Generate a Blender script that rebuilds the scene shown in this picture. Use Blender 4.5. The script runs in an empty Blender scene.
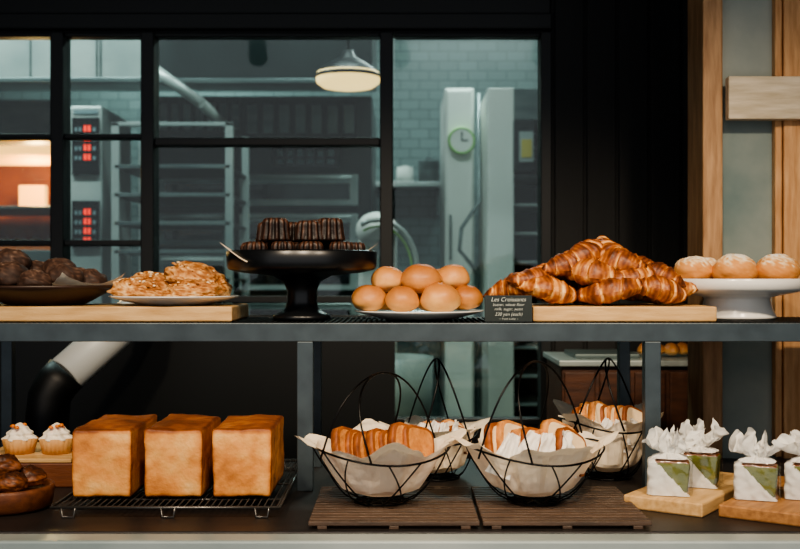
import bpy, math, random
from mathutils import Vector, Matrix, noise, Euler
random.seed(7)
F=1111.11; CZ=1.32
def X(px,d): return (px-400)*d/F
def Z(py,d): return CZ-(py-274.5)*d/F
def lin(c):
    return tuple(((v/255)/12.92 if v/255<=0.04045 else ((v/255+0.055)/1.055)**2.4) for v in c)+(1,)
pi=math.pi
# ---------------------------------------------------------------- materials
def newmat(name):
    m=bpy.data.materials.new(name); m.use_nodes=True
    nt=m.node_tree; b=nt.nodes['Principled BSDF']; return m,nt,b
def simple(name,col,rough=.5,metal=0,col2=None,scale=8,bump=0,bscale=60,stretch=(1,1,1),spec=.5,emit=None,es=0,sub=0):
    m,nt,b=newmat(name); L=nt.links
    b.inputs['Roughness'].default_value=rough; b.inputs['Metallic'].default_value=metal
    b.inputs['Specular IOR Level'].default_value=spec
    c=lin(col); b.inputs['Base Color'].default_value=c
    tc=nt.nodes.new('ShaderNodeTexCoord'); mp=nt.nodes.new('ShaderNodeMapping'); mp.inputs['Scale'].default_value=stretch
    L.new(tc.outputs['Object'],mp.inputs['Vector'])
    if col2:
        n=nt.nodes.new('ShaderNodeTexNoise'); n.inputs['Scale'].default_value=scale; n.inputs['Detail'].default_value=6
        L.new(mp.outputs[0],n.inputs['Vector'])
        r=nt.nodes.new('ShaderNodeValToRGB'); r.color_ramp.elements[0].position=.32; r.color_ramp.elements[1].position=.68
        r.color_ramp.elements[0].color=c; r.color_ramp.elements[1].color=lin(col2)
        L.new(n.outputs['Fac'],r.inputs['Fac']); L.new(r.outputs['Color'],b.inputs['Base Color'])
    if bump:
        n2=nt.nodes.new('ShaderNodeTexNoise'); n2.inputs['Scale'].default_value=bscale; n2.inputs['Detail'].default_value=4
        L.new(mp.outputs[0],n2.inputs['Vector'])
        bp=nt.nodes.new('ShaderNodeBump'); bp.inputs['Strength'].default_value=bump; bp.inputs['Distance'].default_value=.004
        L.new(n2.outputs['Fac'],bp.inputs['Height']); L.new(bp.outputs[0],b.inputs['Normal'])
    if emit:
        b.inputs['Emission Color'].default_value=lin(emit); b.inputs['Emission Strength'].default_value=es
    return m
def food(name,stops,rough=.5,scale=25,amp=.4,bump=.4,bscale=120,spec=.4,coat=0):
    m,nt,b=newmat(name); L=nt.links
    b.inputs['Roughness'].default_value=rough; b.inputs['Specular IOR Level'].default_value=spec
    b.inputs['Coat Weight'].default_value=coat; b.inputs['Coat Roughness'].default_value=.25
    at=nt.nodes.new('ShaderNodeAttribute'); at.attribute_name='bake'
    tc=nt.nodes.new('ShaderNodeTexCoord')
    n=nt.nodes.new('ShaderNodeTexNoise'); n.inputs['Scale'].default_value=scale; n.inputs['Detail'].default_value=5; n.inputs['Roughness'].default_value=.6
    L.new(tc.outputs['Object'],n.inputs['Vector'])
    a=nt.nodes.new('ShaderNodeMath'); a.operation='SUBTRACT'; a.inputs[1].default_value=.5; L.new(n.outputs['Fac'],a.inputs[0])
    c=nt.nodes.new('ShaderNodeMath'); c.operation='MULTIPLY_ADD'; c.inputs[1].default_value=amp*2
    L.new(a.outputs[0],c.inputs[0]); L.new(at.outputs['Fac'],c.inputs[2])
    r=nt.nodes.new('ShaderNodeValToRGB'); cr=r.color_ramp
    while len(cr.elements)<len(stops): cr.elements.new(.5)
    for e,(p,col) in zip(cr.elements,stops): e.position=p; e.color=lin(col)
    L.new(c.outputs[0],r.inputs['Fac']); L.new(r.outputs['Color'],b.inputs['Base Color'])
    n2=nt.nodes.new('ShaderNodeTexNoise'); n2.inputs['Scale'].default_value=bscale; n2.inputs['Detail'].default_value=5
    L.new(tc.outputs['Object'],n2.inputs['Vector'])
    bp=nt.nodes.new('ShaderNodeBump'); bp.inputs['Strength'].default_value=bump; bp.inputs['Distance'].default_value=.003
    L.new(n2.outputs['Fac'],bp.inputs['Height']); L.new(bp.outputs[0],b.inputs['Normal'])
    return m
def glassmat(name,tint,refl=.07,rough=.02):
    m=bpy.data.materials.new(name); m.use_nodes=True; nt=m.node_tree; nt.nodes.clear()
    o=nt.nodes.new('ShaderNodeOutputMaterial'); t=nt.nodes.new('ShaderNodeBsdfTransparent'); t.inputs[0].default_value=tint
    g=nt.nodes.new('ShaderNodeBsdfGlossy'); g.inputs['Roughness'].default_value=rough
    mx=nt.nodes.new('ShaderNodeMixShader'); mx.inputs[0].default_value=refl
    nt.links.new(t.outputs[0],mx.inputs[1]); nt.links.new(g.outputs[0],mx.inputs[2]); nt.links.new(mx.outputs[0],o.inputs[0]); return m
def papermat(name,col,trans=.35):
    m,nt,b=newmat(name); b.inputs['Base Color'].default_value=lin(col); b.inputs['Roughness'].default_value=.7
    t=nt.nodes.new('ShaderNodeBsdfTranslucent'); t.inputs[0].default_value=lin(col)
    mx=nt.nodes.new('ShaderNodeMixShader'); mx.inputs[0].default_value=trans
    tc=nt.nodes.new('ShaderNodeTexCoord'); n=nt.nodes.new('ShaderNodeTexNoise'); n.inputs['Scale'].default_value=45
    nt.links.new(tc.outputs['Object'],n.inputs['Vector'])
    bp=nt.nodes.new('ShaderNodeBump'); bp.inputs['Strength'].default_value=.5; bp.inputs['Distance'].default_value=.004
    nt.links.new(n.outputs['Fac'],bp.inputs['Height']); nt.links.new(bp.outputs[0],b.inputs['Normal'])
    o=nt.nodes['Material Output']
    nt.links.new(b.outputs[0],mx.inputs[1]); nt.links.new(t.outputs[0],mx.inputs[2]); nt.links.new(mx.outputs[0],o.inputs[0]); return m

M={}
M['dark']=simple('dark_painted_steel',(13,18,20),.45,.2)
M['black']=simple('black_wire',(14,14,15),.35,.6)
M['chrome']=simple('dark_chrome_wire',(100,98,96),.3,.8)
M['shelfsteel']=simple('blue_grey_steel',(74,86,92),.4,.35,(60,70,76),20)
M['mesh']=simple('dark_mesh_tray',(24,28,30),.5,.3)
M['steel']=simple('stainless_steel',(112,126,125),.35,.45,(80,94,95),3,stretch=(1,1,6))
M['steelL']=simple('light_steel',(184,192,188),.35,.25,(138,152,151),3)
M['steelD']=simple('dark_steel',(42,50,51),.4,.4,(30,38,39),3)
M['white']=simple('white_enamel',(222,226,219),.45)
M['porcelain']=simple('porcelain',(238,235,228),.22)
M['blackstand']=simple('black_ceramic',(16,18,21),.3)
M['boardL']=simple('light_wood',(220,182,128),.55,0,(190,148,94),6,.2,40,(2,14,14))
M['boardM']=simple('mid_wood',(184,132,80),.55,0,(144,98,56),6,.2,40,(2,14,14))
M['boardD']=simple('brown_wood',(124,72,40),.5,0,(88,48,28),6,.2,40,(2,14,14))
M['postW']=simple('post_wood',(188,148,108),.6,0,(146,108,72),7,.25,30,(12,12,1.5))
M['postO']=simple('orange_wood',(216,168,118),.6,0,(180,130,82),7,.25,30,(12,12,1.5))
M['beam']=simple('pale_beam_wood',(222,208,184),.6,0,(190,174,146),7,.25,30,(1.5,12,12))
M['plaster']=simple('weathered_plaster',(162,168,160),.85,0,(104,122,121),3,.5,22)
M['slat']=simple('slat_wood',(92,72,58),.5,0,(62,49,40),6,.2,40,(2,16,16))
M['counter']=simple('dark_counter',(26,24,24),.45,0,(38,33,31),6,.1,40,(2,14,14))
M['bowlwood']=simple('dark_bowl_wood',(74,54,43),.4,0,(52,37,30),8)
M['darkwall']=simple('black_stained_boards',(9,11,12),.65,0,(15,17,18),6,.2,30,(12,12,1))
M['ceil']=simple('ceiling_paint',(40,46,46),.8)
M['floorm']=simple('concrete_floor',(50,54,54),.7,0,(38,42,42),3)
M['kwall']=simple('kitchen_wall_paint',(64,77,77),.7,0,(54,66,67),3)
M['cab']=simple('cabinet_wood',(90,54,34),.5,0,(60,36,24),6,.2,30,(2,12,12))
M['chalk']=simple('chalkboard',(24,34,36),.8,0,(34,44,46),12)
M['chalkw']=simple('chalk_white',(190,195,190),.9)
M['glass']=glassmat('window_glass',(.85,.93,.92,1),.05)
M['ovenglass']=simple('oven_dark_glass',(18,24,27),.12)
M['film']=glassmat('clear_film',(.95,.96,.95,1),.14,.15)
M['paper']=papermat('parchment',(255,240,216),.25)
M['wpaper']=papermat('white_paper',(248,247,242),.3)
M['led']=simple('red_led',(255,60,30),.5,emit=(255,50,25),es=1.2)
M['btn']=simple('panel_buttons',(110,130,135),.4)
M['warm']=simple('warm_lamp',(255,170,80),.5,emit=(255,180,96),es=2.6)
M['lampin']=simple('lamp_glow',(255,226,170),.5,emit=(255,206,130),es=1.9)
M['tube']=simple('fluorescent_tube',(230,250,250),.5,emit=(225,250,245),es=3)
M['copper']=simple('oven_brick_interior',(216,112,34),.5,0,(160,76,22),6)
M['green']=simple('green_plastic',(130,180,100),.4)
M['yellow']=simple('yellow_label',(184,168,80),.4)
M['duct']=simple('grey_duct',(222,226,224),.4,.05)
M['rubber']=simple('black_rubber',(14,16,18),.5)
m,nt,b=newmat('kitchen_tiles'); tc=nt.nodes.new('ShaderNodeTexCoord'); sx=nt.nodes.new('ShaderNodeSeparateXYZ'); cb=nt.nodes.new('ShaderNodeCombineXYZ')
br=nt.nodes.new('ShaderNodeTexBrick'); br.inputs['Scale'].default_value=1; br.inputs['Brick Width'].default_value=.11; br.inputs['Row Height'].default_value=.055; br.inputs['Mortar Size'].default_value=.003
br.inputs['Color1'].default_value=lin((108,127,126)); br.inputs['Color2'].default_value=lin((96,115,114)); br.inputs['Mortar'].default_value=lin((66,81,82))
nt.links.new(tc.outputs['Object'],sx.inputs[0]); nt.links.new(sx.outputs['X'],cb.inputs[0]); nt.links.new(sx.outputs['Z'],cb.inputs[1]); nt.links.new(cb.outputs[0],br.inputs['Vector'])
nt.links.new(br.outputs['Color'],b.inputs['Base Color']); b.inputs['Roughness'].default_value=.3; M['tile']=m
M['loaf']=food('loaf_crust',[(0,(238,198,138)),(.25,(226,166,96)),(.46,(206,136,70)),(.74,(152,86,38)),(1,(108,56,24))],.5,22,.36,.45,150)
M['croissant']=food('croissant_crust',[(0,(240,200,140)),(.28,(214,152,86)),(.52,(168,98,46)),(.8,(118,60,27)),(1,(82,40,18))],.5,55,.34,.8,70,.4,.06)
M['bun']=food('bun_crust',[(0,(240,212,160)),(.35,(226,176,112)),(.62,(200,138,78)),(1,(160,96,48))],.45,16,.28,.2,90)
M['darkbun']=food('dark_pastry_crust',[(0,(190,124,66)),(.4,(140,82,42)),(.7,(96,54,30)),(1,(60,34,22))],.45,40,.4,.6,70)
M['dust']=food('dusted_roll',[(0,(206,138,74)),(.42,(218,156,94)),(.62,(238,204,158)),(.78,(248,236,214)),(1,(252,246,238))],.7,45,.3,.3,120)
M['canele']=food('canele_crust',[(0,(18,12,10)),(.5,(38,24,19)),(1,(84,55,40))],.45,30,.3,.5,80,.4,0)
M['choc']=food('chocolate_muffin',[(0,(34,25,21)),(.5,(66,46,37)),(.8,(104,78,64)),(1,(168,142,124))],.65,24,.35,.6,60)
M['scone']=food('streusel_scone',[(0,(112,66,32)),(.3,(166,106,56)),(.55,(212,160,102)),(.8,(238,204,154)),(1,(248,230,196))],.65,50,.6,1,80,.25)
M['crumb']=food('crumb',[(0,(230,190,138)),(.5,(244,218,178)),(1,(250,236,210))],.8,60,.3,.5,160)
M['crust']=food('slice_crust',[(0,(180,108,52)),(.5,(140,78,36)),(1,(96,50,24))],.55,40,.3,.4,120)
M['cakeslice']=food('toasted_slice',[(0,(226,168,104)),(.5,(196,130,70)),(1,(146,86,44))],.7,70,.6,.6,160)
M['matcha']=food('green_cake',[(0,(80,88,36)),(.5,(110,116,50)),(1,(144,138,70))],.8,60,.4,.6,160)
M['matchacrust']=food('green_cake_crust',[(0,(140,84,40)),(1,(110,62,28))],.7,60,.4,.6,160)
M['cream']=simple('whipped_cream',(250,240,222),.5)
M['fruit']=simple('orange_fruit',(226,128,44),.35)
M['cup']=simple('tart_shell',(224,176,118),.6,0,(200,146,86),30)

# ---------------------------------------------------------------- mesh builder
class MB:
    def __init__(s): s.v=[];s.f=[];s.m=[];s.s=[];s.b=[];s.mats=[];s.xf=Matrix.Identity(4)
    def mi(s,k):
        if k not in s.mats: s.mats.append(k)
        return s.mats.index(k)
    def av(s,p,b=.5): s.v.append(tuple(s.xf@Vector(p))); s.b.append(b); return len(s.v)-1
    def af(s,f,k,sm=True): s.f.append(tuple(f)); s.m.append(s.mi(k)); s.s.append(sm)
    def box(s,x0,x1,y0,y1,z0,z1,k):
        i=[s.av(p) for p in [(x0,y0,z0),(x1,y0,z0),(x1,y1,z0),(x0,y1,z0),(x0,y0,z1),(x1,y0,z1),(x1,y1,z1),(x0,y1,z1)]]
        for f in [(3,2,1,0),(4,5,6,7),(0,1,5,4),(1,2,6,5),(2,3,7,6),(3,0,4,7)]: s.af([i[j] for j in f],k,False)
    def grid(s,fn,nu,nv,k,cu=False,kfn=None,sm=True):
        R=[]
        for a in range(nu+(0 if cu else 1)):
            row=[]
            for c in range(nv+1):
                r=fn(a/nu,c/nv); row.append(s.av(r[:3],r[3] if len(r)>3 else .5))
            R.append(row)
        n=len(R)
        for a in range(nu):
            A=R[a];B=R[(a+1)%n]
            for c in range(nv): s.af([A[c],B[c],B[c+1],A[c+1]],kfn(a/nu,c/nv) if kfn else k,sm)
    def lathe(s,prof,k,seg=48,c=(0,0,0),fl=0,fa=0,bake=None):
        n=len(prof)
        def fn(u,v):
            r,z=prof[min(n-1,int(round(v*(n-1))))]; a=u*2*pi
            rr=r*(1+fa*math.cos(fl*a)) if fl else r
            return (c[0]+rr*math.cos(a),c[1]+rr*math.sin(a),c[2]+z,bake(v,a) if bake else .5)
        s.grid(fn,seg,n-1,k,True)
    def cyl(s,p0,p1,r,k,seg=16,r1=None):
        p0=Vector(p0);p1=Vector(p1); s.tube([p0,p1],r,k,seg,cap=True,r1=r1)
    def tube(s,path,r,k,seg=6,cap=True,closed=False,r1=None):
        P=[Vector(p) for p in path]; n=len(P); rings=[]; up=None
        for i,p in enumerate(P):
            if closed: t=(P[(i+1)%n]-P[i-1])
            else: t=(P[min(i+1,n-1)]-P[max(i-1,0)])
            t.normalize()
            if up is None: up=Vector((0,0,1)) if abs(t.z)<.9 else Vector((1,0,0))
            a=t.cross(up)
            if a.length<1e-4: a=t.orthogonal()
            a.normalize(); b=a.cross(t).normalized(); up=b
            rr=r if r1 is None else r+(r1-r)*i/(n-1)
            rings.append([s.av(p+a*rr*math.cos(2*pi*j/seg)+b*rr*math.sin(2*pi*j/seg)) for j in range(seg)])
        for i in range(n if closed else n-1):
            A=rings[i];B=rings[(i+1)%n]
            for j in range(seg): s.af([A[j],A[(j+1)%seg],B[(j+1)%seg],B[j]],k)
        if cap and not closed: s.af(rings[0][::-1],k,False); s.af(rings[-1],k,False)
    def lump(s,c,r,k,seed=0,amp=.08,freq=1.5,flat=.6,nu=28,nv=18,rz=0,ry=0,fine=0,kb=None):
        R=Matrix.Rotation(rz,3,'Z')@Matrix.Rotation(ry,3,'Y'); sd=Vector((seed*3.7,seed*1.3,seed*5.1)); c=Vector(c)
        def fn(u,v):
            th=v*pi;a=u*2*pi; n=Vector((math.sin(th)*math.cos(a),math.sin(th)*math.sin(a),math.cos(th)))
            q=1+amp*noise.noise(n*freq+sd)+amp*.4*noise.noise(n*freq*3+sd)+fine*noise.noise(n*9+sd)
            p=Vector((n.x*r[0]*q,n.y*r[1]*q,n.z*r[2]*q*(flat if n.z<0 else 1)))
            bk=.5+.45*n.z if kb is None else kb(n)
            if fine: bk+=noise.noise(n*9+sd)*.5
            p=R@p+c
            return (p.x,p.y,p.z,bk)
        s.grid(fn,nu,nv,k,True)
    def build(s,name,parent=None,bevel=0,loc=None):
        me=bpy.data.meshes.new(name); me.from_pydata(s.v,[],s.f)
        for k in s.mats: me.materials.append(M[k])
        me.polygons.foreach_set('material_index',s.m); me.polygons.foreach_set('use_smooth',s.s)
        at=me.attributes.new('bake','FLOAT','POINT'); at.data.foreach_set('value',s.b)
        me.update(); o=bpy.data.objects.new(name,me); bpy.context.collection.objects.link(o)
        if parent: o.parent=parent
        if bevel:
            md=o.modifiers.new('bevel','BEVEL'); md.width=bevel; md.segments=2; md.limit_method='ANGLE'; md.angle_limit=math.radians(50)
        return o
def empty(name):
    e=bpy.data.objects.new(name,None); bpy.context.collection.objects.link(e); e.empty_display_size=.05; return e
def bx(name,*a,parent=None,bevel=0):
    mb=MB(); mb.box(*a); return mb.build(name,parent,bevel)

# ================================================================ ROOM SHELL
XL,XR,YB,ZT=-2.6,2.0,6.3,3.0
bx('floor',XL,XR,-1,YB,-.1,0,'floorm')
bx('ceiling',XL,XR,.2,YB,ZT,ZT+.1,'ceil')
bx('wall_left',XL-.1,XL,.2,YB,0,ZT,'kwall')
bx('wall_right',XR,XR+.1,.2,YB,0,ZT,'kwall')
bx('wall_back',XL,XR,YB,YB+.1,0,ZT,'tile')
D=3.3
mb=MB(); x550=X(551,D)
mb.box(x550,XR,D,D+.08,0,ZT,'darkwall')
x=x550+.01
while x<XR-.1: mb.box(x,x+.086,D-.012,D,0,ZT,'darkwall'); x+=.095
mb.build('wall_partition_boards',bevel=.003)
mb=MB(); mb.box(XL,x550,D,D+.08,Z(33,D),ZT,'dark'); mb.box(XL,x550,D-.03,D,Z(31,D),Z(15,D),'dark'); mb.build('trim_1',bevel=.004)
x395=X(395,D)
bx('wall_partition_low',XL,x395,D,D+.08,0,Z(322,D),'dark'); bx('wall_partition_low_right',x395,x550,D,D+.08,0,Z(425,D),'dark')
for i,(a,b_,w0) in enumerate([(-110,52,0),(65,142,0),(155,380,0),(395,540,0)]):
    e=empty('window_%d'%(i+1)); zb=Z(322,D) if i<3 else Z(425,D); zt=Z(33,D)
    xa,xb=X(a,D),X(b_,D)
    mb=MB()
    mb.box(xb,xb+X(400+13,D) if i<3 else x550,D-.02,D+.06,zb,zt,'dark')
    if i==0: mb.box(XL,xa,D-.02,D+.06,zb,zt,'dark')
    mb.box(xa,xb,D-.005,D+.045,zt-.012,zt,'dark'); mb.box(xa,xb,D-.005,D+.045,zb,zb+.02,'dark')
    if i in(0,1): mb.box(xa,xb,D-.01,D+.04,Z(139,D),Z(134,D),'dark'); mb.box(xa,xb,D-.01,D+.04,Z(246,D),Z(240,D),'dark')
    if i==2: mb.box(xa,xb,D-.01,D+.04,Z(146,D),Z(138,D),'dark'); mb.box(xa,xb,D-.01,D+.04,Z(303,D),Z(296,D),'dark')
    mb.build('frame',e,.003)
    mb=MB(); mb.box(xa,xb,D+.018,D+.022,zb+.02,zt-.012,'glass'); mb.build('glass_pane',e)

Y0=2.55
bx('door_frame_post',X(703,Y0),X(723,Y0),Y0,Y0+.14,0,ZT,'postW',bevel=.004)
bx('wall_pillar',X(723,Y0)+.004,X(783,Y0),Y0+.03,Y0+.13,0,ZT,'plaster',bevel=.004)
bx('door_frame_post.001',X(784,Y0),X(840,Y0),Y0,Y0+.14,0,ZT,'postO',bevel=.004)
mb=MB(); mb.box(X(724,Y0)+.002,1.35,Y0-.03,Y0-.001,Z(119,2.52),Z(76,2.52),'beam')
mb.box(X(776,Y0),X(783,Y0),Y0+.005,Y0+.03,0.9,ZT,'postO')
mb.build('trim_2',bevel=.003)

# ================================================================ KITCHEN
mb=MB(); H=4.6
def hood(a,b_,k):
    x0,x1=X(a,H),X(b_,H); z0,z1=Z(80,H),Z(36,H)
    i=[mb.av(p) for p in [(x0,H,z0),(x1,H,z0),(x1,H+.9,z0+.1),(x0,H+.9,z0+.1),(x0,H,z1),(x1,H,z1),(x1,H+.9,ZT-.02),(x0,H+.9,ZT-.02),(x0,H+.3,ZT-.02),(x1,H+.3,ZT-.02)]]
    for f in [(3,2,1,0),(0,1,5,4),(4,5,9,8),(8,9,6,7),(3,7,6,2),(0,4,8,7,3),(1,2,6,9,5)]: mb.af([i[j] for j in f],k,False)
hood(-120,146,'steelL'); mb.box(X(-120,H),X(146,H),H-.02,H,Z(83,H),Z(78,H),'steel')
for px in (96,100,30): mb.box(X(px,H),X(px+1.5,H),H-.01,H,Z(79,H),Z(36,H),'steel')
mb.build('exhaust_hood',bevel=.004)
mb=MB(); hood(158,372,'steelD'); mb.box(X(158,H),X(372,H),H-.02,H,Z(84,H),Z(79,H),'steel')
mb.build('exhaust_hood.001',bevel=.004)
mb=MB(); mb.cyl((X(150,4.42),4.42,Z(66,4.42)),(X(200,4.42),4.44,Z(104,4.46)),.022,'steelL',20); mb.cyl((X(199,4.42),4.44,Z(103,4.46)),(X(206,4.42),5.13,Z(112,4.46)),.022,'steelL',20); mb.cyl((X(151,4.42),4.42,Z(68,4.42)),(X(151,4.42),4.42,ZT),.022,'steelL',20); mb.build('exhaust_pipe')
e=empty('bread_oven'); O=4.9; mb=MB()
x0,x1=X(-90,O),X(62,O)
mb.box(x0,x1,O+.8,O+.85,0,Z(100,O),'steel'); mb.box(x0,x0+.04,O,O+.8,0,Z(100,O),'steel'); mb.box(x1-.04,x1,O,O+.8,0,Z(100,O),'steel')
mb.box(x0,x1,O,O+.8,Z(140,O),Z(100,O),'steel'); mb.box(x0,x1,O,O+.8,0,Z(250,O),'steel')
mb.box(x0+.04,x1-.04,O+.05,O+.7,Z(208,O),Z(205,O),'steel')
mb.build('body',e,.004)
mb=MB(); mb.box(x0+.05,x1-.05,O+.76,O+.79,Z(249,O),Z(141,O),'copper'); mb.box(x0+.05,x1-.05,O+.06,O+.75,Z(249,O)-.01,Z(246,O),'copper'); mb.build('interior',e)
mb=MB(); mb.box(X(-20,O),X(8,O),O+.5,O+.55,Z(202,O),Z(176,O),'warm'); mb.cyl((x0+.06,O+.4,Z(150,O)),(x1-.06,O+.4,Z(150,O)),.03,'warm'); mb.cyl((x0+.06,O+.1,Z(148,O)),(x1-.06,O+.1,Z(148,O)),.02,'warm'); mb.build('heating_lamp',e)
mb=MB()
for k in range(5): mb.lump((X(-20+k*17,O),O+.3,Z(241,O)),(.03,.05,.03),'bun',k)
mb.build('bread',e)
e=empty('oven_control_column'); mb=MB(); C=4.6
mb.box(X(66,C),X(102,C),C,C+.5,0,Z(106,C),'steelL'); mb.build('body',e,.006)
mb=MB()
for (a,b_) in [(118,175),(201,248)]:
    mb.box(X(73,C),X(100,C),C-.015,C,Z(b_,C),Z(a,C),'ovenglass')
    for r in range(4):
        y=a+8+r*9.5
        for w in(0,4): mb.box(X(85+w,C),X(87.6+w,C),C-.02,C-.015,Z(y+6,C),Z(y,C),'led')
        for q in range(2): mb.box(X(76+q*4,C),X(78.5+q*4,C),C-.02,C-.015,Z(y+6,C),Z(y+2,C),'btn')
        mb.box(X(94,C),X(97,C),C-.02,C-.015,Z(y+6,C),Z(y+2,C),'btn')
mb.box(X(74,C),X(98,C),C-.006,C,Z(114,C),Z(110,C),'btn'); mb.build('control_panels',e)
mb=MB(); K=4.3
for px in(111,225):
    for yy in(K,K+.45): mb.box(X(px,K),X(px,K)+.03,yy,yy+.03,.06,Z(122,K),'steelL')
for k in range(14):
    z=.3+k*.11
    if z<Z(130,K):
        mb.box(X(114,K),X(225,K)+.02,K+.02,K+.46,z,z+.012,'steelD')
        mb.box(X(114,K),X(225,K)+.02,K+.0,K+.02,z,z+.016,'steel')
mb.box(X(111,K),X(225,K)+.03,K,K+.03,Z(126,K),Z(122,K),'steelL')
for px in(111,225):
    for yy in(K,K+.45): mb.cyl((X(px,K)+.015,yy+.01,0.03),(X(px,K)+.015,yy+.035,.03),.03,'rubber')
mb.build('tray_rack_trolley',bevel=.002)
e=empty('deck_oven'); O=5.15; mb=MB()
mb.box(X(150,O),X(372,O),O,O+.9,.0,Z(96,O),'steelD'); mb.build('body',e,.006)
mb=MB()
mb.box(X(272,O),X(340,O),O-.03,O,Z(168,O),Z(147,O),'ovenglass')
for k in range(6):
    mb.box(X(278+k*10,O),X(284+k*10,O),O-.035,O-.03,Z(157,O),Z(151,O),'btn'); mb.box(X(278+k*10,O),X(284+k*10,O),O-.035,O-.03,Z(164,O),Z(160,O),'btn')
for r,(a,b_) in enumerate([(175,206),(214,246),(256,290),(300,335)]):
    for s0,s1 in((158,232),(240,358)):
        mb.box(X(s0,O),X(s1,O),O-.03,O,Z(b_,O),Z(a,O),'steelL' if s0>200 else 'steel')
        mb.box(X(s0+8,O),X(s1-8,O),O-.035,O-.03,Z(b_-6,O),Z(a+9,O),'ovenglass')
        mb.cyl((X(s0+6,O),O-.06,Z(a+4,O)),(X(s1-6,O),O-.06,Z(a+4,O)),.009,'steelL')
for k in range(8): mb.box(X(160+k*12,O),X(167+k*12,O),O-.01,O,Z(130,O),Z(104,O),'steel')
for k in range(7): mb.box(X(248+k*16,O),X(258+k*16,O),O-.03,O-.02,Z(134,O),Z(106,O),'steel')
mb.box(X(240,O),X(358,O),O-.02,O,Z(140,O),Z(100,O),'dark')
mb.build('doors_and_controls',e,.003)
mb=MB(); P=4.1; cx=X(348,P); zr=Z(78,P)
mb.lathe([(.0,.10),(.02,.10),(.03,.075),(.06,.06),(.095,.038),(.118,.012),(.121,0),(.117,0),(.1,.03),(.0,.05)],'dark',48,(cx,P,zr))
mb.lathe([(.114,.02),(.119,.002),(.116,-.018),(.094,-.034),(.05,-.042),(0,-.044)],'lampin',48,(cx,P,zr)); mb.cyl((cx,P,zr+.09),(cx,P,ZT),.004,'rubber')
mb.build('pendant_lamp')
B=6.1; mb=MB()
mb.box(X(372,B),X(446,B),B-.1,YB,Z(188,B),Z(183,B),'steelL')
mb.box(X(380,B),X(384,B),B,YB,Z(215,B),Z(188,B),'steel'); mb.box(X(436,B),X(440,B),B,YB,Z(215,B),Z(188,B),'steel')
mb.build('wall_shelf',bevel=.003)
mb=MB(); mb.lathe([(0,0),(.055,0),(.058,.12),(.06,.125),(.02,.13),(.01,.15),(0,.15)],'steel',32,(X(429,B),B+.05,Z(183,B)))
mb.tube([(X(429,B)+.055,B+.05,Z(183,B)+.1),(X(429,B)+.09,B+.05,Z(183,B)+.08),(X(429,B)+.055,B+.05,Z(183,B)+.03)],.006,'steel')
mb.build('steel_pot')
mb=MB(); mb.lathe([(0,0),(.05,0),(.045,.09),(0,.1)],'white',32,(X(405,B),B+.05,Z(183,B))); mb.build('storage_jar')
C4=5.3
e=empty('tall_white_fridge'); mb=MB(); mb.box(X(445,C4),X(474,C4),C4,C4+.6,.0,Z(88,C4),'white'); mb.build('body',e,.008)
mb=MB(); mb.box(X(447,C4),X(472,C4),C4-.02,C4,Z(320,C4),Z(91,C4),'white'); mb.box(X(447,C4),X(472,C4),C4-.02,C4,Z(470,C4),Z(325,C4),'white'); mb.box(X(449,C4),X(451,C4),C4-.05,C4-.02,Z(260,C4),Z(215,C4),'steel'); mb.build('doors',e,.005)
mb=MB(); mb.xf=Matrix.Translation((X(461,C4),C4-.045,Z(142,C4)))@Matrix.Rotation(pi/2,4,'X')
mb.lathe([(0,.015),(.054,.015),(.056,.02),(.063,.02),(.066,0),(.063,-.024),(0,-.024)],'green',40)
mb.lathe([(0,.017),(.053,.0165)],'white',40)
mb.xf=Matrix.Translation((X(461,C4),C4-.045,Z(142,C4))); mb.box(-.003,.003,-.023,-.019,0,.04,'black'); mb.box(0,.03,-.023,-.019,-.003,.003,'black')
mb.build('wall_clock')
e=empty('proofing_cabinet'); mb=MB(); C5=5.0
mb.box(X(488,C5),X(514,C5),C5,C5+.6,.0,Z(88,C5),'white'); mb.box(X(514,C5),X(560,C5),C5+.5,C5+.6,.0,Z(88,C5),'dark'); mb.box(X(514,C5),X(560,C5),C5,C5+.6,Z(120,C5),Z(88,C5),'steel')
mb.box(X(550,C5),X(560,C5),C5,C5+.6,.0,Z(120,C5),'steel')
for k in range(14): mb.box(X(514,C5),X(550,C5),C5+.05,C5+.5,.2+k*.13,.212+k*.13,'steelL')
mb.build('body',e,.004)
mb=MB(); mb.box(X(519,4.95),X(533,4.95),4.93,4.95,Z(162,4.95),Z(132,4.95),'steelL'); mb.box(X(521,4.95),X(531,4.95),4.925,4.93,Z(158,4.95),Z(140,4.95),'yellow'); mb.box(X(514,4.95),X(534,4.95),4.95,4.999,Z(170,4.95),Z(120,4.95),'steelD'); mb.build('label_panel',e)
mb=MB(); xh=X(481,5.0)
mb.tube([(xh,5.15,Z(88,5)),(xh,5.1,Z(200,5)),(X(462,5),5.05,Z(228,5)),(X(460,5),5.05,Z(250,5)),(X(470,5),5.05,Z(262,5)),(X(480,5),5.1,Z(275,5)),(xh,5.12,1.1),(xh,5.15,0.01)],.009,'steel',8)
mb.build('spray_hose')
e=empty('dough_mixer'); mb=MB(); m0=4.25; cx=X(378,m0)
mb.xf=Matrix.Translation((cx-.01,m0+.15,Z(228,m0)))
def hd(u,v):
    a=u*2*pi
    return (.085*math.sin(v*pi)**.4*math.cos(a), -.12+.45*(v), .075*math.sin(v*pi)**.4*math.sin(a))
mb.grid(hd,32,16,'white',True); mb.xf=Matrix.Identity(4)
mb.box(cx-.09,cx+.07,m0+.35,m0+.6,0.0,Z(215,m0),'white'); mb.build('body',e,.02)
mb=MB(); mb.lathe([(0,.62),(.12,.62),(.18,.75),(.19,1.0),(.195,1.0),(.185,.74),(.12,.6),(0,.6)],'steelL',40,(cx+.02,m0+.08,0)); mb.cyl((cx+.02,m0+.08,.0),(cx+.02,m0+.08,.61),.12,'white',24)
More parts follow.
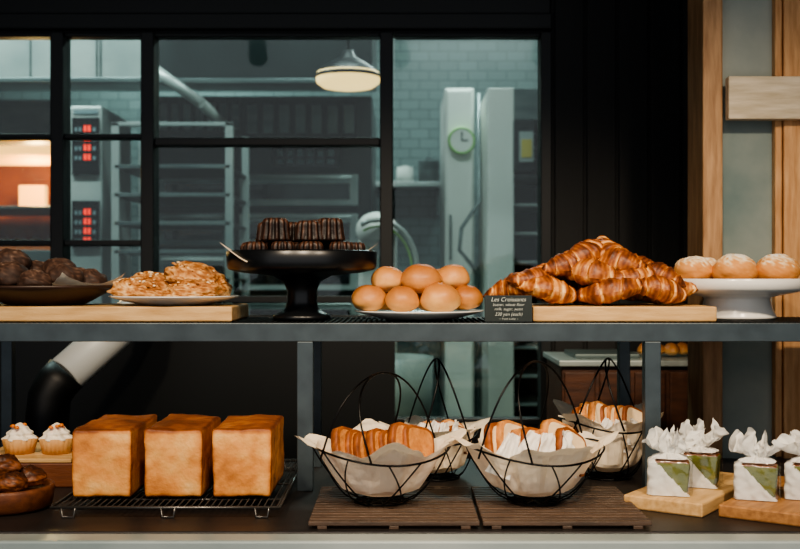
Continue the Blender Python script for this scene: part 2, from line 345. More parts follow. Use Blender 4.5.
mb.cyl((cx+.02,m0+.08,.8),(cx+.02,m0+.08,1.45),.02,'steel')
mb.tube([(cx+.0+.15*math.cos(a),m0-.04,Z(270,m0)+.19*math.sin(a)) for a in [k*pi/14 for k in range(-3,10)]],.010,'steelL',8)
mb.tube([(cx+.0+.13*math.cos(a),m0-.04,Z(270,m0)+.165*math.sin(a)) for a in [k*pi/14 for k in range(-3,10)]],.005,'green',8)
mb.build('bowl_and_guard',e)
for i,(fx,fy) in enumerate([(-1.6,3.95),(-.1,3.95),(.5,5.2),(-1.2,5.9)]):
    e=empty('ceiling_light_fixture'); mb=MB(); mb.box(fx-.55,fx+.55,fy-.06,fy+.06,ZT-.05,ZT,'white'); mb.build('housing',e)
    mb=MB(); mb.cyl((fx-.5,fy,ZT-.07),(fx+.5,fy,ZT-.07),.016,'tube',12); mb.build('tube',e)
    l=bpy.data.lights.new('kitchen_light','AREA'); l.shape='RECTANGLE'; l.size=1.0; l.size_y=.1; l.energy=(30,18,25,20)[i]; l.color=(.87,1,.96)
    o=bpy.data.objects.new('kitchen_light',l); o.location=(fx,fy,ZT-.1); o.parent=e; bpy.context.collection.objects.link(o)
l=bpy.data.lights.new('oven_glow','POINT'); l.energy=13; l.color=(1,.62,.26); l.shadow_soft_size=.06
o=bpy.data.objects.new('oven_glow',l); o.location=(X(25,5.0),5.15,Z(165,5.0)); bpy.context.collection.objects.link(o)
# duct
mb=MB(); y=2.9
mb.tube([(X(150,3.2),3.21,Z(296,3.2)),(X(126,3.02),3.04,Z(320,3.02)),(X(64,y),y,Z(376,y))],.052,'duct',28)
mb.tube([(X(67,y),y,Z(373,y)),(X(58,y),y-.01,Z(383,y)),(X(52,y),y-.02,Z(396,y)),(X(50,y),y-.02,Z(415,y)),(X(50,y),y-.02,0)],.055,'rubber',24)
mb.build('ventilation_duct')
mb=MB(); a,b_=X(562,2.95),X(702,2.95); mb.box(a,b_,2.95,3.26,0,Z(366,2.95),'cab')
mb.box(a-.01,b_+.01,2.93,3.27,Z(366,2.95),Z(360,2.95),'steelL')
n=4
for k in range(n):
    w=(b_-a)/n; mb.box(a+k*w+.006,a+(k+1)*w-.006,2.94,2.95,.1,Z(372,2.95),'cab')
mb.build('wooden_cabinet',bevel=.003)
mb=MB(); zc=Z(360,2.95); mb.box(X(575,3),X(640,3),3.0,3.2,zc,zc+.012,'steel'); mb.build('baking_tray',bevel=.003)
mb=MB()
for k in range(4): mb.lump((X(650+k*13,3.0),3.05+.02*(k%2),zc+.018),(.022,.03,.022),'bun',k+4)
mb.build('roll_pile')

# ================================================================ COUNTER & SHELF
CT=.9
mb=MB(); mb.box(-1.3,1.35,1.815,2.54,CT-.04,CT,'counter'); mb.build('display_counter_top',bevel=.003)
mb=MB(); mb.box(-1.3,1.35,1.76,1.812,CT-.30,CT-.002,'steelL'); mb.box(-1.3,1.35,1.815,2.5,0,CT-.041,'dark'); mb.build('display_counter_base',bevel=.004)
SZ=1.227
e=empty('display_shelf'); mb=MB()
SX0,SX1=-.875,1.18
for yy in(2.15,2.432): mb.box(SX0,SX1,yy,yy+.018,1.19,SZ-.001,'shelfsteel')
for px in(SX0,SX1-.018): mb.box(px,px+.018,2.168,2.432,1.19,SZ-.001,'shelfsteel')
for xx in(-.858,-.184,.49,1.164):
    for yy in(2.15,2.42):
        w=.0155 if yy<2.2 else .012
        mb.box(xx-w,xx+w,yy+.001,yy+.029,CT,1.19,'shelfsteel')
    mb.box(xx-.01,xx+.01,2.168,2.432,1.2,1.22,'shelfsteel')
mb.build('frame',e,.0015)
mb=MB(); mb.box(SX0,SX1,2.152,2.448,SZ-.008,SZ-.004,'mesh')
x=SX0+.01
while x<SX1: mb.box(x,x+.004,2.152,2.448,SZ-.004,SZ,'mesh'); x+=.011
mb.build('mesh_tray',e)

def mat_slats(x0,x1,y0,y1):
    mb=MB(); n=15; w=(y1-y0)/n
    for k in range(n): mb.box(x0,x1,y0+k*w,y0+k*w+w*.72,CT+.006,CT+.013,'slat')
    for t in(.08,.5,.92):
        xx=x0+(x1-x0)*t; mb.box(xx-.008,xx+.008,y0,y1-w*.3,CT,CT+.006,'slat')
    mb.build('slatted_wooden_mat',bevel=.001)
mat_slats(-.151,.131,1.83,2.145); mat_slats(.137,.415,1.83,2.145)

# ---------------------------------------------------------------- cooling rack + loaves
mb=MB(); rx0,rx1,ry0,ry1=-.602,-.208,1.915,2.40; rz=CT+.018
mb.tube([(rx0,ry0,rz),(rx1,ry0,rz),(rx1,ry1,rz),(rx0,ry1,rz)],.003,'chrome',8,closed=True)
x=rx0+.01
while x<rx1-.004: mb.tube([(x,ry0,rz),(x,ry1,rz)],.0013,'chrome',6); x+=.0115
for yy in(2.0,2.15,2.3): mb.tube([(rx0,yy,rz-.003),(rx1,yy,rz-.003)],.0022,'chrome',6)
for xx in(rx0+.03,-.4,rx1-.03):
    for yy in(ry0,ry1): mb.tube([(xx-.012,yy,rz),(xx-.01,yy,CT+.002),(xx+.01,yy,CT+.002),(xx+.012,yy,rz)],.002,'chrome',6)
mb.build('wire_cooling_rack')
def loaf(pxa,pxb,seed,rot=0):
    d=1.98; x0,x1=X(pxa,d),X(pxb,d); w=(x1-x0); cx=(x0+x1)/2; dep=.215; h=.121; mb=MB(); z0=rz+.0045
    N=34; sd=Vector((seed*7,3,1))
    def face(fn):
        def g(u,v):
            e_=lambda t:math.sin((t-.5)*pi)*.55+(t*2-1)*.45
            p=Vector(fn(e_(u),e_(v)))
            n=(abs(p.x)**30+abs(p.y)**30+abs(p.z)**30)**(1/30); p=p/n
            t=(p.z+1)/2
            X_=p.x*w/2*(1+.02*math.sin(t*pi)+.04*t-.02-.02*(1 if t>.97 else 0)); Y_=p.y*dep/2*(1+.02*math.sin(t*pi)); Z_=t*h
            if p.z>.9: Z_+=.003*math.cos(p.x*1.5)*math.cos(p.y*1.5)+.0035*noise.noise(Vector((X_*20,Y_*14,seed)))
            nn=noise.noise(Vector((X_,Y_,Z_))*22+sd)*.003+noise.noise(Vector((X_,Y_,Z_))*70+sd)*.0012
            bk=.36+.46*(max(0,(t-.93)/.07)) + .26*noise.noise(Vector((X_,Y_*.7,Z_))*15+sd)+.14*noise.noise(Vector((X_,Y_,Z_))*60+sd)
            if abs(p.x)>.97 and t<.93: bk+=.20
            ed=sorted((abs(p.x),abs(p.y),abs(p.z)))
            if ed[1]>.84: bk+=.30*((ed[1]-.84)/.16)**1.3
            o=p.normalized()*nn
            return (cx+X_+o.x,d+dep/2+Y_+o.y,z0+max(0,Z_+o.z),bk)
        mb.grid(g,N,N,'loaf')
    face(lambda a,b:(a,-1,b)); face(lambda a,b:(-a,1,b)); face(lambda a,b:(1,a,b)); face(lambda a,b:(-1,-a,b)); face(lambda a,b:(a,b,1)); face(lambda a,b:(-a,b,-1))
    o=mb.build('bread_loaf')
    md=o.modifiers.new('weld','WELD'); md.merge_threshold=.0002
loaf(72,131,1); loaf(144,202,2); loaf(212,271,3)

# ---------------------------------------------------------------- wire baskets
def basket(cx,cy,z0,seed,R0=.046,R1=.124,h=.090,sc=1,hrot=60,kind='brown',htop=1.148,prot=20,lift=.02):
    e=empty('wire_bread_basket'); rnd=random.Random(seed); mb=MB(); w=.0014
    ring=lambda R,z,amp=0,ph=0:[(cx+R*math.cos(a),cy+R*math.sin(a),z+amp*math.sin(2*a+ph)) for a in [k*2*pi/48 for k in range(48)]]
    def pr(t): return R0+(R1-R0)*t**.72, .004+h*(t**1.2)
    mb.tube(ring(R0,z0+.002),.0018,'black',6,closed=True); mb.tube(ring(R0*.5,z0+.002),w,'black',6,closed=True)
    r_,z_=pr(1); mb.tube(ring(r_,z0+z_,.010,1),.0019,'black',6,closed=True)
    n=12
    for k in range(n):
        a=k*2*pi/n+.1; pts=[(cx,cy,z0+.002)]
        for j in range(9):
            t=j/8; r_,z_=pr(t); tw=a+.5*t*(1 if k%2 else -1); pts.append((cx+r_*math.cos(tw),cy+r_*math.sin(tw),z0+z_+(.010*math.sin(2*tw+1)*t)))
        mb.tube(pts,w,'black',6)
    r_,z_=pr(1); hr=math.radians(hrot)
    for off in(-.05,.05):
        pts=[]
        for k in range(25):
            t=k/24*pi; q=abs(math.sin(t))**.62
            rr=r_*math.cos(t)*(1.0); s_=off*(1-q)*1.0
            pts.append((cx+rr*math.cos(hr)-s_*math.sin(hr),cy+rr*math.sin(hr)+s_*math.cos(hr),z0+z_-.004+(htop-z0-z_)*q))
        mb.tube(pts,.0019,'black',6)
    mb.build('wire_frame',e)
    mb=MB(); pr_=math.radians(prot)
    tri=lambda q:1-2*abs((q/(2*pi))%1*2-1)
    ph=[rnd.uniform(0,6.28) for _ in range(4)]
    def pf(u,v):
        an=u*2*pi
        cor=1-min(1,abs(((an-pr_)/(pi/2)+.5)%1-.5)*2.6)   # four pointed corners
        pl=tri(an*8+ph[0]+1.2*math.sin(an*2+ph[1])); pl2=tri(an*17+ph[2])
        ext=1.0+.34*cor+.07*noise.noise(Vector((math.cos(an)*2,math.sin(an)*2,seed)))
        s=v*1.02*ext
        t=min(1,s); rr,zz=pr(t)
        R=rr*(min(1,.4+s*2.5) if s<.24 else 1)-.003; z=.006+zz
        if v==0: R=0
        if s>1: R+=(s-1)*.13; z+=(s-1)*.06
        k=min(1,max(0,(s-.10)/.5))
        R+=(-.008+.010*pl+.003*pl2)*k
        z+=k*(.008*pl*t+.008*noise.noise(Vector((math.cos(an)*3,math.sin(an)*3,seed+9)))*t+.003*noise.noise(Vector((an*6,v*9,seed))))
        return (cx+R*math.cos(an),cy+R*math.sin(an),z0+max(.006,z))
    mb.grid(pf,96,14,'paper',True,sm=False); mb.build('parchment_liner',e)
    mb=MB()
    def slc(p,rot,wd,ht,th,ka,kb):
        mb.xf=Matrix.Translation(p)@rot
        outline=[]
        for k in range(32):
            a=k/32*2*pi; c_,s_=math.cos(a),math.sin(a)
            q=(abs(c_)**5+abs(s_)**5)**(-1/5); xx=c_*q*wd/2; zz=s_*q*ht/2
            if zz>0: xx*=1.05
            outline.append((xx,zz))
        A=[mb.av((x,-th/2,z),rnd.random()*.5+.25) for x,z in outline]; Bv=[mb.av((x,th/2,z),rnd.random()*.5+.25) for x,z in outline]
        Ai=[mb.av((x*.86,-th/2-.0012,z*.86)) for x,z in outline]; Bi=[mb.av((x*.86,th/2+.0012,z*.86)) for x,z in outline]
        ca=mb.av((0,-th/2-.0015,0)); cb_=mb.av((0,th/2+.0015,0)); m_=len(outline)
        for i in range(m_):
            j=(i+1)%m_; mb.af([A[i],A[j],Bv[j],Bv[i]],kb); mb.af([A[i],Ai[i],Ai[j],A[j]],kb,False); mb.af([Bv[i],Bv[j],Bi[j],Bi[i]],kb,False)
            mb.af([Ai[i],ca,Ai[j]],ka,False); mb.af([Bi[i],Bi[j],cb_],ka,False)
        mb.xf=Matrix.Identity(4)
    if kind=='brown':
        for i in range(7):
            xo=-.057+i*.0205; zz=z0+.070+lift+ .008*rnd.uniform(-1,1)
            slc((cx+xo*sc,cy-.004+.010*rnd.uniform(-1,1),zz),(Euler((math.radians(-18),math.radians(16+rnd.uniform(-6,6)),math.radians(46+rnd.uniform(-8,8))))).to_matrix().to_4x4(),.078*sc,.078*sc,.015,'cakeslice','crust')
    else:
        for i in range(7):
            xo=-.056+i*.020; zz=z0+.070+lift+.008*rnd.uniform(-1,1)
            slc((cx+xo*sc,cy-.002+.012*rnd.uniform(-1,1),zz),(Euler((math.radians(-16),math.radians(20+rnd.uniform(-6,6)),math.radians(42+rnd.uniform(-9,9))))).to_matrix().to_4x4(),.078*sc,.078*sc,.015,'crumb','crust' if i%3==0 else 'cakeslice')
    mb.build('bread_slices',e)
    if kind=='white':
        mb=MB()
        for i in range(4):
            mb.xf=Matrix.Translation((cx+(-.055+i*.036)*sc,cy-.052*sc,z0+.092+.004*(i%2)))@Euler((math.radians(-26),math.radians(18+10*(i%2)),math.radians(18*i-20))).to_matrix().to_4x4()
            mb.grid(lambda u,v:((u-.5)*.046*(1-.5*v)*sc,.012*noise.noise(Vector((u*4,v*4,i+seed))),(v-.5)*.08*sc),12,14,'wpaper')
            mb.xf=Matrix.Identity(4)
        mb.build('paper_wraps',e)
mz=CT+.0135
basket(X(381,1.99),1.99,mz,1,hrot=62,kind='brown',prot=8,lift=.022)
basket(X(534,1.99),1.99,mz,5,hrot=60,kind='white',htop=1.168,prot=14,lift=.024)
basket(X(606,2.32),2.305,CT,9,R1=.098,h=.11,sc=.85,hrot=70,kind='white',htop=1.15,prot=40,lift=.045)
basket(X(437,2.3),2.3,CT,12,R1=.085,h=.085,sc=.7,hrot=100,kind='white',htop=1.15,prot=20,lift=.012)

# ---------------------------------------------------------------- boards & wrapped cakes
def board(name,cx,cy,L,W,z0,t,ang,k):
    mb=MB(); mb.box(-L/2,L/2,-W/2,W/2,0,t,k); o=mb.build(name,bevel=.003); o.location=(cx,cy,z0); o.rotation_euler=(0,0,ang); return o
la=math.radians(55); ld=Vector((math.cos(la),math.sin(la))); sd_=Vector((math.sin(la),-math.cos(la)))
c0=Vector((.402,2.0)); cc=c0+ld*.165+sd_*.073
board('cutting_board',cc.x,cc.y,.33,.146,CT,.024,la,'boardL')
c1=Vector((.551,1.925)); cc=c1+ld*.17+sd_*.085
board('cutting_board.001',cc.x,cc.y,.34,.17,CT,.022,la,'boardM')
def wrapped(x,y,z,rz,seed):
    e=empty('wrapped_cake'); T=Matrix.Translation((x,y,z))@Matrix.Rotation(rz,4,'Z')
    mb=MB(); mb.xf=T; w,d,h=.072,.052,.060
    def fc(fn,k):
        def g(u,v):
            p=Vector(fn(u*2-1,v*2-1)); n=(abs(p.x)**10+abs(p.y)**10+abs(p.z)**10)**.1; p/=n
            o=1+.03*noise.noise(p*4+Vector((seed,0,0)))
            return (p.x*w/2*o*(.92+.08*p.z),p.y*d/2*o,.001+(p.z+1)/2*h*o)
        mb.grid(g,10,10,k)
    fc(lambda a,b:(a,-1,b),'matcha'); fc(lambda a,b:(-a,1,b),'matcha'); fc(lambda a,b:(1,a,b),'matcha'); fc(lambda a,b:(-1,-a,b),'matcha'); fc(lambda a,b:(a,b,1),'matchacrust'); fc(lambda a,b:(-a,b,-1),'matchacrust')
    mb.build('cake',e,0)
    mb=MB(); mb.xf=T
    def wr(u,v):
        a=u*2*pi; c_,s_=math.cos(a),math.sin(a); q=(abs(c_)**7+abs(s_)**7)**(-1/7)
        if v<.45: t=v/.45; R=1.09; z=.001+t*.060; X_=c_*q*w/2*R;Y_=s_*q*d/2*R
        elif v<.6:
            t=(v-.45)/.15; z=.061+t*.014; k=1-t; X_=c_*(q*w/2*1.09*k+.012*t); Y_=s_*(q*d/2*1.09*k+.012*t)
        else:
            t=(v-.6)/.4
            lobe=.6*math.cos(2*a)+.35*math.sin(5*a+seed)+.5*noise.noise(Vector((c_*3,s_*3,seed)))
            rr=.010+.024*t**.7*max(.15,(.8+lobe)); z=.073+.038*t*(1+.6*noise.noise(Vector((c_*4,s_*4,seed+5)))+.35*math.sin(6*a+seed))-.010*t*t*abs(math.cos(a)); X_=c_*rr;Y_=s_*rr*.8
            z+=.007*noise.noise(Vector((c_*rr,s_*rr,t*.03))*110)*t; X_+=.006*noise.noise(Vector((c_*rr,s_*rr,t*.03+3))*110)*t
        f=.002*noise.noise(Vector((X_,Y_,z))*90+Vector((seed,0,0)))*(1 if v<.45 else 2)
        ruf=1+(.18*math.sin(a*11+seed) if v>.5 else 0)
        return (X_*ruf+f,Y_*ruf+f,z)
    def kf(u,v):
        if v<.49:
            if .62<u<.88: return 'wpaper' if (v/.49)<(1.05-(u-.62)/.26*1.1) else 'film'
            if .3<u<=.62: return 'wpaper'
            return 'film'
        return 'wpaper'
    mb.grid(wr,140,56,'wpaper',True,kf); mb.build('wrapper',e)
zb=CT+.0245
p=c0+ld*.055+sd_*.068; wrapped(p.x-.002,p.y,zb,math.radians(-14),1.3)
p=c0+ld*.155+sd_*.085; wrapped(p.x+.002,p.y+.004,zb,math.radians(-24),4.1)
zb=CT+.0225
p=c1+ld*.090+sd_*.040; wrapped(p.x,p.y,zb,math.radians(-20),7.7)
p=c1+ld*.14+sd_*.115; wrapped(p.x,p.y,zb,math.radians(-24),11.2)

# ---------------------------------------------------------------- lower left
bx('wooden_riser',-.84,-.645,2.19,2.41,CT,.948,'boardD',bevel=.003)
bx('serving_board',-.84,-.648,2.19,2.41,.9485,.957,'boardL',bevel=.002)
def cupcake(x,y,z,seed):
    e=empty('cream_tart'); mb=MB(); mb.lathe([(0,0),(.027,0),(.035,.030),(.033,.031),(0,.031)],'cup',60,(x,y,z),fl=20,fa=.035); mb.build('shell',e)
    mb=MB()
    def sw(u,v):
        a=u*2*pi; base=.031*(1-v)**.6; q=.0045*math.cos(a*7+v*5)+.003*math.sin(v*pi*6)
        r=max(0,base+q*(1-v)); return (x+r*math.cos(a),y+r*math.sin(a),z+.028+.034*v)
    mb.grid(sw,56,26,'cream',True); mb.build('whipped_cream',e)
    mb=MB(); r=random.Random(seed)
    for k in range(4):
        a=r.random()*6.28; mb.lump((x+.013*math.cos(a),y-.008+.013*math.sin(a),z+.052+.006*r.random()),(.005,.005,.004),'fruit',k,nu=10,nv=8)
    mb.build('fruit_pieces',e)
cupcake(X(20,2.26),2.26,.9572,1); cupcake(X(57,2.26),2.26,.9572,2)
c=(X(6,2.0),2.0,CT)
mb=MB(); mb.lathe([(0,0),(.07,0),(.080,.006),(.085,.036),(.083,.042),(.079,.042),(.074,.034),(0,.032)],'boardD',56,c); mb.build('round_wooden_plate')
mb=MB(); base=CT+.033
for i,(dx,dy,dz,r) in enumerate([(-.035,-.03,.018,.028),(.02,-.035,.017,.026),(.035,.015,.018,.027),(-.01,.03,.018,.028),(.0,-.01,.042,.027)]):
    mb.lump((c[0]+dx,c[1]+dy,base+dz),(r*1.15,r,r*.8),'darkbun',i+90,.2,2,.7,36,24,fine=.08)
mb.build('glazed_pastry_pile')

# ---------------------------------------------------------------- croissants
def croissant(mb,p,L,r,rot,seed,A=.85,k='croissant'):
    Rb=L/2/math.sin(A); sd=Vector((seed*2.3,seed*.7,1)); rm=rot.to_matrix().to_4x4(); base=mb.xf; mb.xf=base@Matrix.Translation(p)@rm
    nseg=2.7+.5*math.sin(seed*2.9); sk=.2+.14*math.sin(seed*1.9); dk=.1*math.sin(seed*4.3)
    def fn(u,v):
        t=u*2-1; a=t*A; at_=abs(t)
        phi=v*2*pi
        env=max(.02,(1-at_**1.6))**.8*.88+.12*(1-at_**6)
        s=at_*nseg+.5+sk*math.sin(phi+(1 if t>0 else -1)*.6+seed)+.3*noise.noise(Vector((t*2.5,math.sin(phi)*.7,seed)))
        fr=s-math.floor(s)
        ridge=.74+.29*min(1,(fr/.16))**.7*(1-.6*max(0,fr-.2))
        if at_>.985: env*=.5
        rad=r*env*ridge*(1+.12*noise.noise(Vector((t*3,math.cos(phi),math.sin(phi)))+sd)+.05*noise.noise(Vector((t*12,math.cos(phi)*3,math.sin(phi)*3))+sd))
        rad=max(rad,.0006)
        cx_=Rb*math.sin(a); cy_=Rb*(1-math.cos(a))
        nx,ny=math.sin(a),-math.cos(a)
        co,si=math.cos(phi),math.sin(phi)
        z=si*rad*(.95 if si>0 else .75)+.006*math.sin(seed*3+t*2)
        bk=.33+dk+.42*(1-abs(fr-.4)*1.6)+.14*max(0,si)+.24*noise.noise(Vector((t*7,phi*1.5,seed)))+.10*math.sin(t*60+4*noise.noise(Vector((t*4,phi,seed))))
        if fr<.12: bk-=.36
        if at_>.85: bk+=.2
        return (cx_+nx*co*rad, cy_+ny*co*rad, z, bk)
    mb.grid(fn,110,24,k); mb.xf=base
R_=lambda a,b,c:Euler((math.radians(a),math.radians(b),math.radians(c)))
BZ=SZ+.03
bx('wooden_board',X(533,2.18),X(717,2.18),2.18,2.43,SZ+.0005,BZ,'boardL',bevel=.003)
mb=MB(); z0=BZ+.028
lst=[(552,2.225,0,0,4,22),(610,2.22,.001,2,-4,-14),(662,2.228,0,-2,5,14),(664,2.29,0,0,0,-30),
 (530,2.29,.006,0,-8,30),(575,2.31,0,0,0,170),(630,2.31,0,0,0,10),(560,2.38,0,0,0,0),(630,2.385,0,0,0,15),(600,2.375,0,0,0,190),
 (520,2.26,.002,0,8,150),
 (536,2.245,.030,8,-12,34),(586,2.25,.034,14,12,-28),(637,2.245,.032,8,-14,24),(655,2.27,.028,5,18,-40),(615,2.33,.038,0,0,175),(560,2.34,.034,0,0,20),
 (568,2.262,.058,12,-24,36),(614,2.268,.058,16,18,-34),(598,2.33,.062,0,0,10),(638,2.30,.046,0,26,-20),
 (588,2.285,.077,14,-26,40),(612,2.285,.074,20,32,-60)]
for i,(px,d,dz,rx,ry,rzz) in enumerate(lst):
    croissant(mb,(X(px,d),d,z0+dz),.138+.014*math.sin(i*2.1),.031+.002*math.sin(i*3.3),R_(rx,ry,rzz),i+1,.75+.2*math.sin(i*1.7))
mb.build('croissant_pile')

# ---------------------------------------------------------------- upper left
bx('wooden_board.001',X(-60,2.18),X(232,2.18),2.18,2.42,SZ+.0005,BZ,'boardL',bevel=.003)
c=(X(46,2.3),2.30,BZ+.0005)
mb=MB(); mb.lathe([(0,0),(.075,0),(.085,.004),(.125,.026),(.143,.036),(.144,.040),(.140,.041),(.115,.030),(.08,.012),(0,.010)],'bowlwood',64,c); mb.build('wooden_bowl')
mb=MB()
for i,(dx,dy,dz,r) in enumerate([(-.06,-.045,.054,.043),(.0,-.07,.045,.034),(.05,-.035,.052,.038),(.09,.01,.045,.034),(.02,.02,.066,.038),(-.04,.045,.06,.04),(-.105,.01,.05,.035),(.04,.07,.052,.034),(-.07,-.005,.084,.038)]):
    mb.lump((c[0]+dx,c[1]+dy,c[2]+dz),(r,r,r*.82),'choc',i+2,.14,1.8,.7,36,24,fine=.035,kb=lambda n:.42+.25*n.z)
def crumple(mb,cx,cy,z,half,seed,up=.02,rot=0):
    def f(u,v):
        a,b=u*2-1,v*2-1; x,y=a*half,b*half; r=max(abs(a),abs(b)); rr=math.hypot(a,b)
        zz=up*rr**2.4+.006*noise.noise(Vector((a*3,b*3,seed)))*r
        return (cx+x*math.cos(rot)-y*math.sin(rot),cy+x*math.sin(rot)+y*math.cos(rot),z+max(0.0005,zz))
    mb.grid(f,24,24,'paper')
crumple(mb,c[0]+.07,c[1]-.01,c[2]+.026,.07,3,.018,.75)
mb.build('chocolate_muffin_pile')
c2=(X(175,2.29),2.29,BZ+.0005)
plate_prof=[(0,0),(.07,0),(.08,.003),(.12,.013),(.132,.017),(.133,.019),(.13,.0195),(.11,.014),(.075,.006),(0,.005)]
mb=MB(); mb.lathe(plate_prof,'porcelain',64,c2); mb.build('dinner_plate')
mb=MB(); rr=random.Random(3)
for i,(dx,dy,rx_,ry_,h_,dz,rz_,ry2) in enumerate([(-.066,-.05,.052,.034,.027,.027,.15,.12),(.045,-.055,.06,.034,.026,.026,-.1,-.05),(.045,-.005,.066,.044,.036,.048,.2,.26),(-.04,.02,.058,.045,.034,.032,0,.2),(.05,.06,.055,.04,.03,.03,.5,0),(.085,-.005,.032,.034,.026,.03,0,0),(-.095,.0,.03,.03,.022,.022,-.3,.1)]):
    mb.lump((c2[0]+dx,c2[1]+dy,c2[2]+dz),(rx_,ry_,h_),'scone',i+20,.2,2.0,.7,52,32,fine=.06,rz=rz_,ry=ry2,kb=lambda n:.46-.14*n.z)
    for k in range(40):
        a=rr.random()*6.28; q=rr.random()**.5*.84
        mb.lump((c2[0]+dx+rx_*q*math.cos(a),c2[1]+dy+ry_*q*math.sin(a),c2[2]+dz+h_*math.sqrt(1-q*q)*1.0-ry2*rx_*q*math.cos(a)),(.0042,.003,.0024),'scone',k,nu=7,nv=5,rz=a,kb=lambda n,v=.1+1.0*rr.random():v)
mb.build('streusel_scone_pile')

# ---------------------------------------------------------------- black cake stand + caneles
c3=(X(302,2.28),2.28,SZ+.0005)
mb=MB(); mb.lathe([(0,0),(.057,0),(.06,.004),(.058,.010),(.045,.016),(.034,.024),(.030,.04),(.031,.06),(.038,.078),(.06,.09),(.12,.096),(.148,.102),(.153,.108),(.154,.138),(.151,.141),(.147,.139),(.145,.114),(0,.112)],'blackstand',72,c3); mb.build('black_cake_stand')
mb=MB()
def canele(x,y,z,r,h,seed,tilt=0,rz=0):
    base=mb.xf; mb.xf=Matrix.Translation((x,y,z))@Matrix.Rotation(rz,4,'Z')@Matrix.Rotation(tilt,4,'X')
    P=[(0,0),(.8,0),(1,.05),(.99,.12),(.93,.3),(.89,.5),(.86,.7),(.87,.76),(.82,.86),(.77,.96),(.62,1.0),(.4,.96),(0,.9)]
    def fn(u,v):
        q=P[int(round(v*(len(P)-1)))]; a=u*2*pi; f=1+(.085*math.cos(12*a) if .1<q[1]<.9 and q[0]>.5 else .03*math.cos(12*a))+.03*noise.noise(Vector((math.cos(a)*2,math.sin(a)*2,q[1]*4+seed)))
        rr=q[0]*r*f; return (rr*math.cos(a),rr*math.sin(a),q[1]*h,.35+.35*math.cos(12*a)+.3*noise.noise(Vector((a,q[1]*3,seed)))+(.35 if q[1]>.85 else 0))
    mb.grid(fn,96,len(P)-1,'canele',True); mb.xf=base
fz=c3[2]+.113
k=0
for (dx,dy) in [(-.092,-.03),(-.034,-.045),(.022,-.045),(.082,-.03),(-.06,.03),(0,.01),(.055,.03),(-.105,.025),(.105,.03),(-.03,.08),(.03,.08)]:
    canele(c3[0]+dx,c3[1]+dy,fz,.027,.046,k,0,k*.3); k+=1
for (dx,dy,ti) in [(-.052,-.02,0),(.018,-.03,.0),(.058,-.012,.0),(-.022,.045,0),(.035,.05,0),(-.07,.045,0)]:
    canele(c3[0]+dx,c3[1]+dy,fz+.0465,.029,.045+.003*math.sin(k*3),k,ti,k*.4); k+=1
for s in(-1,1):
    pts=lambda u,v:(c3[0]+s*(.095+.062*v),c3[1]-.05+(u-.5)*.12*(1-v*.92)+.02*s,c3[2]+.116+.040*v**1.2+.004*math.sin(u*9)*(1-v))
    mb.grid(pts,12,12,'paper')
mb.build('canele_pile')

# ---------------------------------------------------------------- bun plate
c4=(X(419,2.29),2.29,SZ+.0005)
mb=MB(); mb.lathe(plate_prof,'porcelain',64,c4); mb.build('dinner_plate.001')
mb=MB()
for i,(px,d,py,r) in enumerate([(369,2.24,300,.036),(402,2.215,301,.035),(440,2.22,300,.041),(467,2.26,299,.033),(388,2.27,281,.036),(421,2.25,281,.041),(453,2.28,279,.035),(385,2.34,300,.034),(430,2.32,300,.036),(460,2.34,300,.034),(410,2.36,285,.034),(440,2.35,283,.034)]):
    z=max(Z(py,d),c4[2]+.012+r*.6)
    mb.lump((X(px,d),d,z),(r,r,r*.86),'bun',i+50,.07,1.3,.75,36,22,kb=lambda n,q=.12*math.sin(i*2.7):.60+q+.36*n.z)
mb.build('round_bun_pile')

# ---------------------------------------------------------------- chalkboard sign
e=empty('chalkboard_sign'); mb=MB(); x0,x1=X(484.5,2.165),X(532,2.165); th=math.radians(8)
T=Matrix.Translation(((x0+x1)/2,2.158,SZ+.001))@Matrix.Rotation(-th,4,'X'); w=(x1-x0)/2
mb.xf=T; mb.box(-w,w,0,.004,0,.052,'chalk'); mb.xf=Matrix.Identity(4)
mb.box((x0+x1)/2-.02,(x0+x1)/2+.02,2.162,2.175,SZ,SZ+.006,'black'); mb.build('panel',e,.0008)
for i,(t,s,zz) in enumerate([('Les Croissants',.0115,.040),('butter, wheat flour',.008,.031),('milk, sugar, yeast',.008,.0225),('230 yen (each)',.009,.012),('~ fresh today ~',.006,.004)]):
    cu=bpy.data.curves.new('chalk_text','FONT'); cu.body=t; cu.size=s; cu.align_x='CENTER'; cu.extrude=.0002; cu.shear=.3; cu.offset=-.0001
    o=bpy.data.objects.new('chalk_writing_%d'%(i+1),cu); cu.materials.append(M['chalkw']); bpy.context.collection.objects.link(o)
    o.matrix_world=T@Matrix.Translation((0,-.0006,zz))@Matrix.Rotation(pi/2,4,'X'); o.parent=e

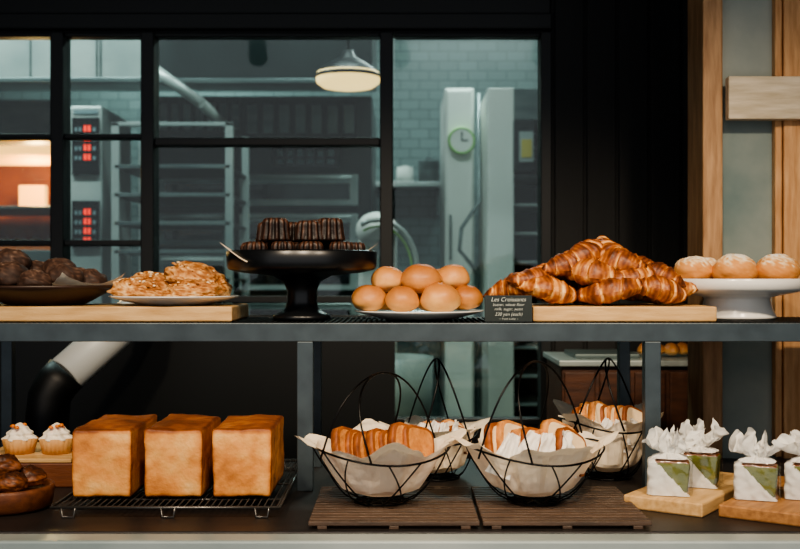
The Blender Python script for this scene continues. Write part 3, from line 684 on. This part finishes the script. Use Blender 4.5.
# ---------------------------------------------------------------- white cake stand + dusted rolls
c5=(X(737,2.355),2.355,SZ+.0005)
mb=MB(); mb.lathe([(0,0),(.078,0),(.081,.003),(.08,.006),(.073,.02),(.068,.04),(.07,.045),(.10,.051),(.13,.057),(.142,.064),(.144,.082),(.142,.084),(.139,.083),(.132,.070),(0,.068)],'porcelain',72,c5); mb.build('white_cake_stand')
mb=MB()
for i,(dx,dy,r) in enumerate([(-.098,-.02,.040),(-.020,-.05,.045),(.070,-.045,.045),(.02,.05,.038),(-.055,.05,.037),(.09,.04,.037)]):
    mb.lump((c5[0]+dx,c5[1]+dy,c5[2]+.0695+.028),(r*1.04,r,r*.86),'dust',i+70,.10,1.6,.75,40,26,fine=.015,kb=lambda n:.06+.78*max(0,n.z)**.9)
mb.build('sugar_dusted_roll_pile')

# ================================================================ LIGHTS
def aim(o,t):
    o.rotation_euler=(Vector(t)-o.location).to_track_quat('-Z','Y').to_euler()
for i,(lx,ly,lz,tx,en) in enumerate([(-.75,.75,2.45,-.5,76),(.0,.7,2.45,.02,92),(.75,.75,2.45,.6,98)]):
    e=empty('track_spotlight'); mb=MB()
    d=(Vector((tx,2.2,1.1))-Vector((lx,ly,lz))).normalized(); p0=Vector((lx,ly,lz))
    mb.cyl(p0-d*.16,p0-d*.03,.05,'dark',24); mb.cyl(p0-d*.1,(p0.x-d.x*.1,p0.y-d.y*.1,ZT),.008,'dark',8); mb.build('can',e)
    l=bpy.data.lights.new('spot','SPOT'); l.energy=en; l.color=(1,.81,.59); l.spot_size=math.radians(60); l.spot_blend=.7; l.shadow_soft_size=.06
    o=bpy.data.objects.new('spot',l); o.location=p0; bpy.context.collection.objects.link(o); aim(o,(tx,2.2,1.08)); o.parent=e
w=bpy.data.worlds.new('World'); bpy.context.scene.world=w; w.use_nodes=True
bg=w.node_tree.nodes['Background']; bg.inputs[0].default_value=(.95,.97,1,1); bg.inputs[1].default_value=.62

# ================================================================ CAMERA
cam=bpy.data.cameras.new('camera'); cam.lens=50; cam.sensor_width=36; cam.clip_end=50
cam.dof.use_dof=True; cam.dof.focus_distance=2.13; cam.dof.aperture_fstop=4.5
o=bpy.data.objects.new('camera',cam); o.location=(0,0,CZ); o.rotation_euler=(pi/2,0,0); bpy.context.collection.objects.link(o)
bpy.context.scene.camera=o
bpy.context.scene.view_settings.view_transform='AgX'
try: bpy.context.scene.view_settings.look='AgX - Medium High Contrast'
except Exception: pass
bpy.context.scene.view_settings.exposure=.12
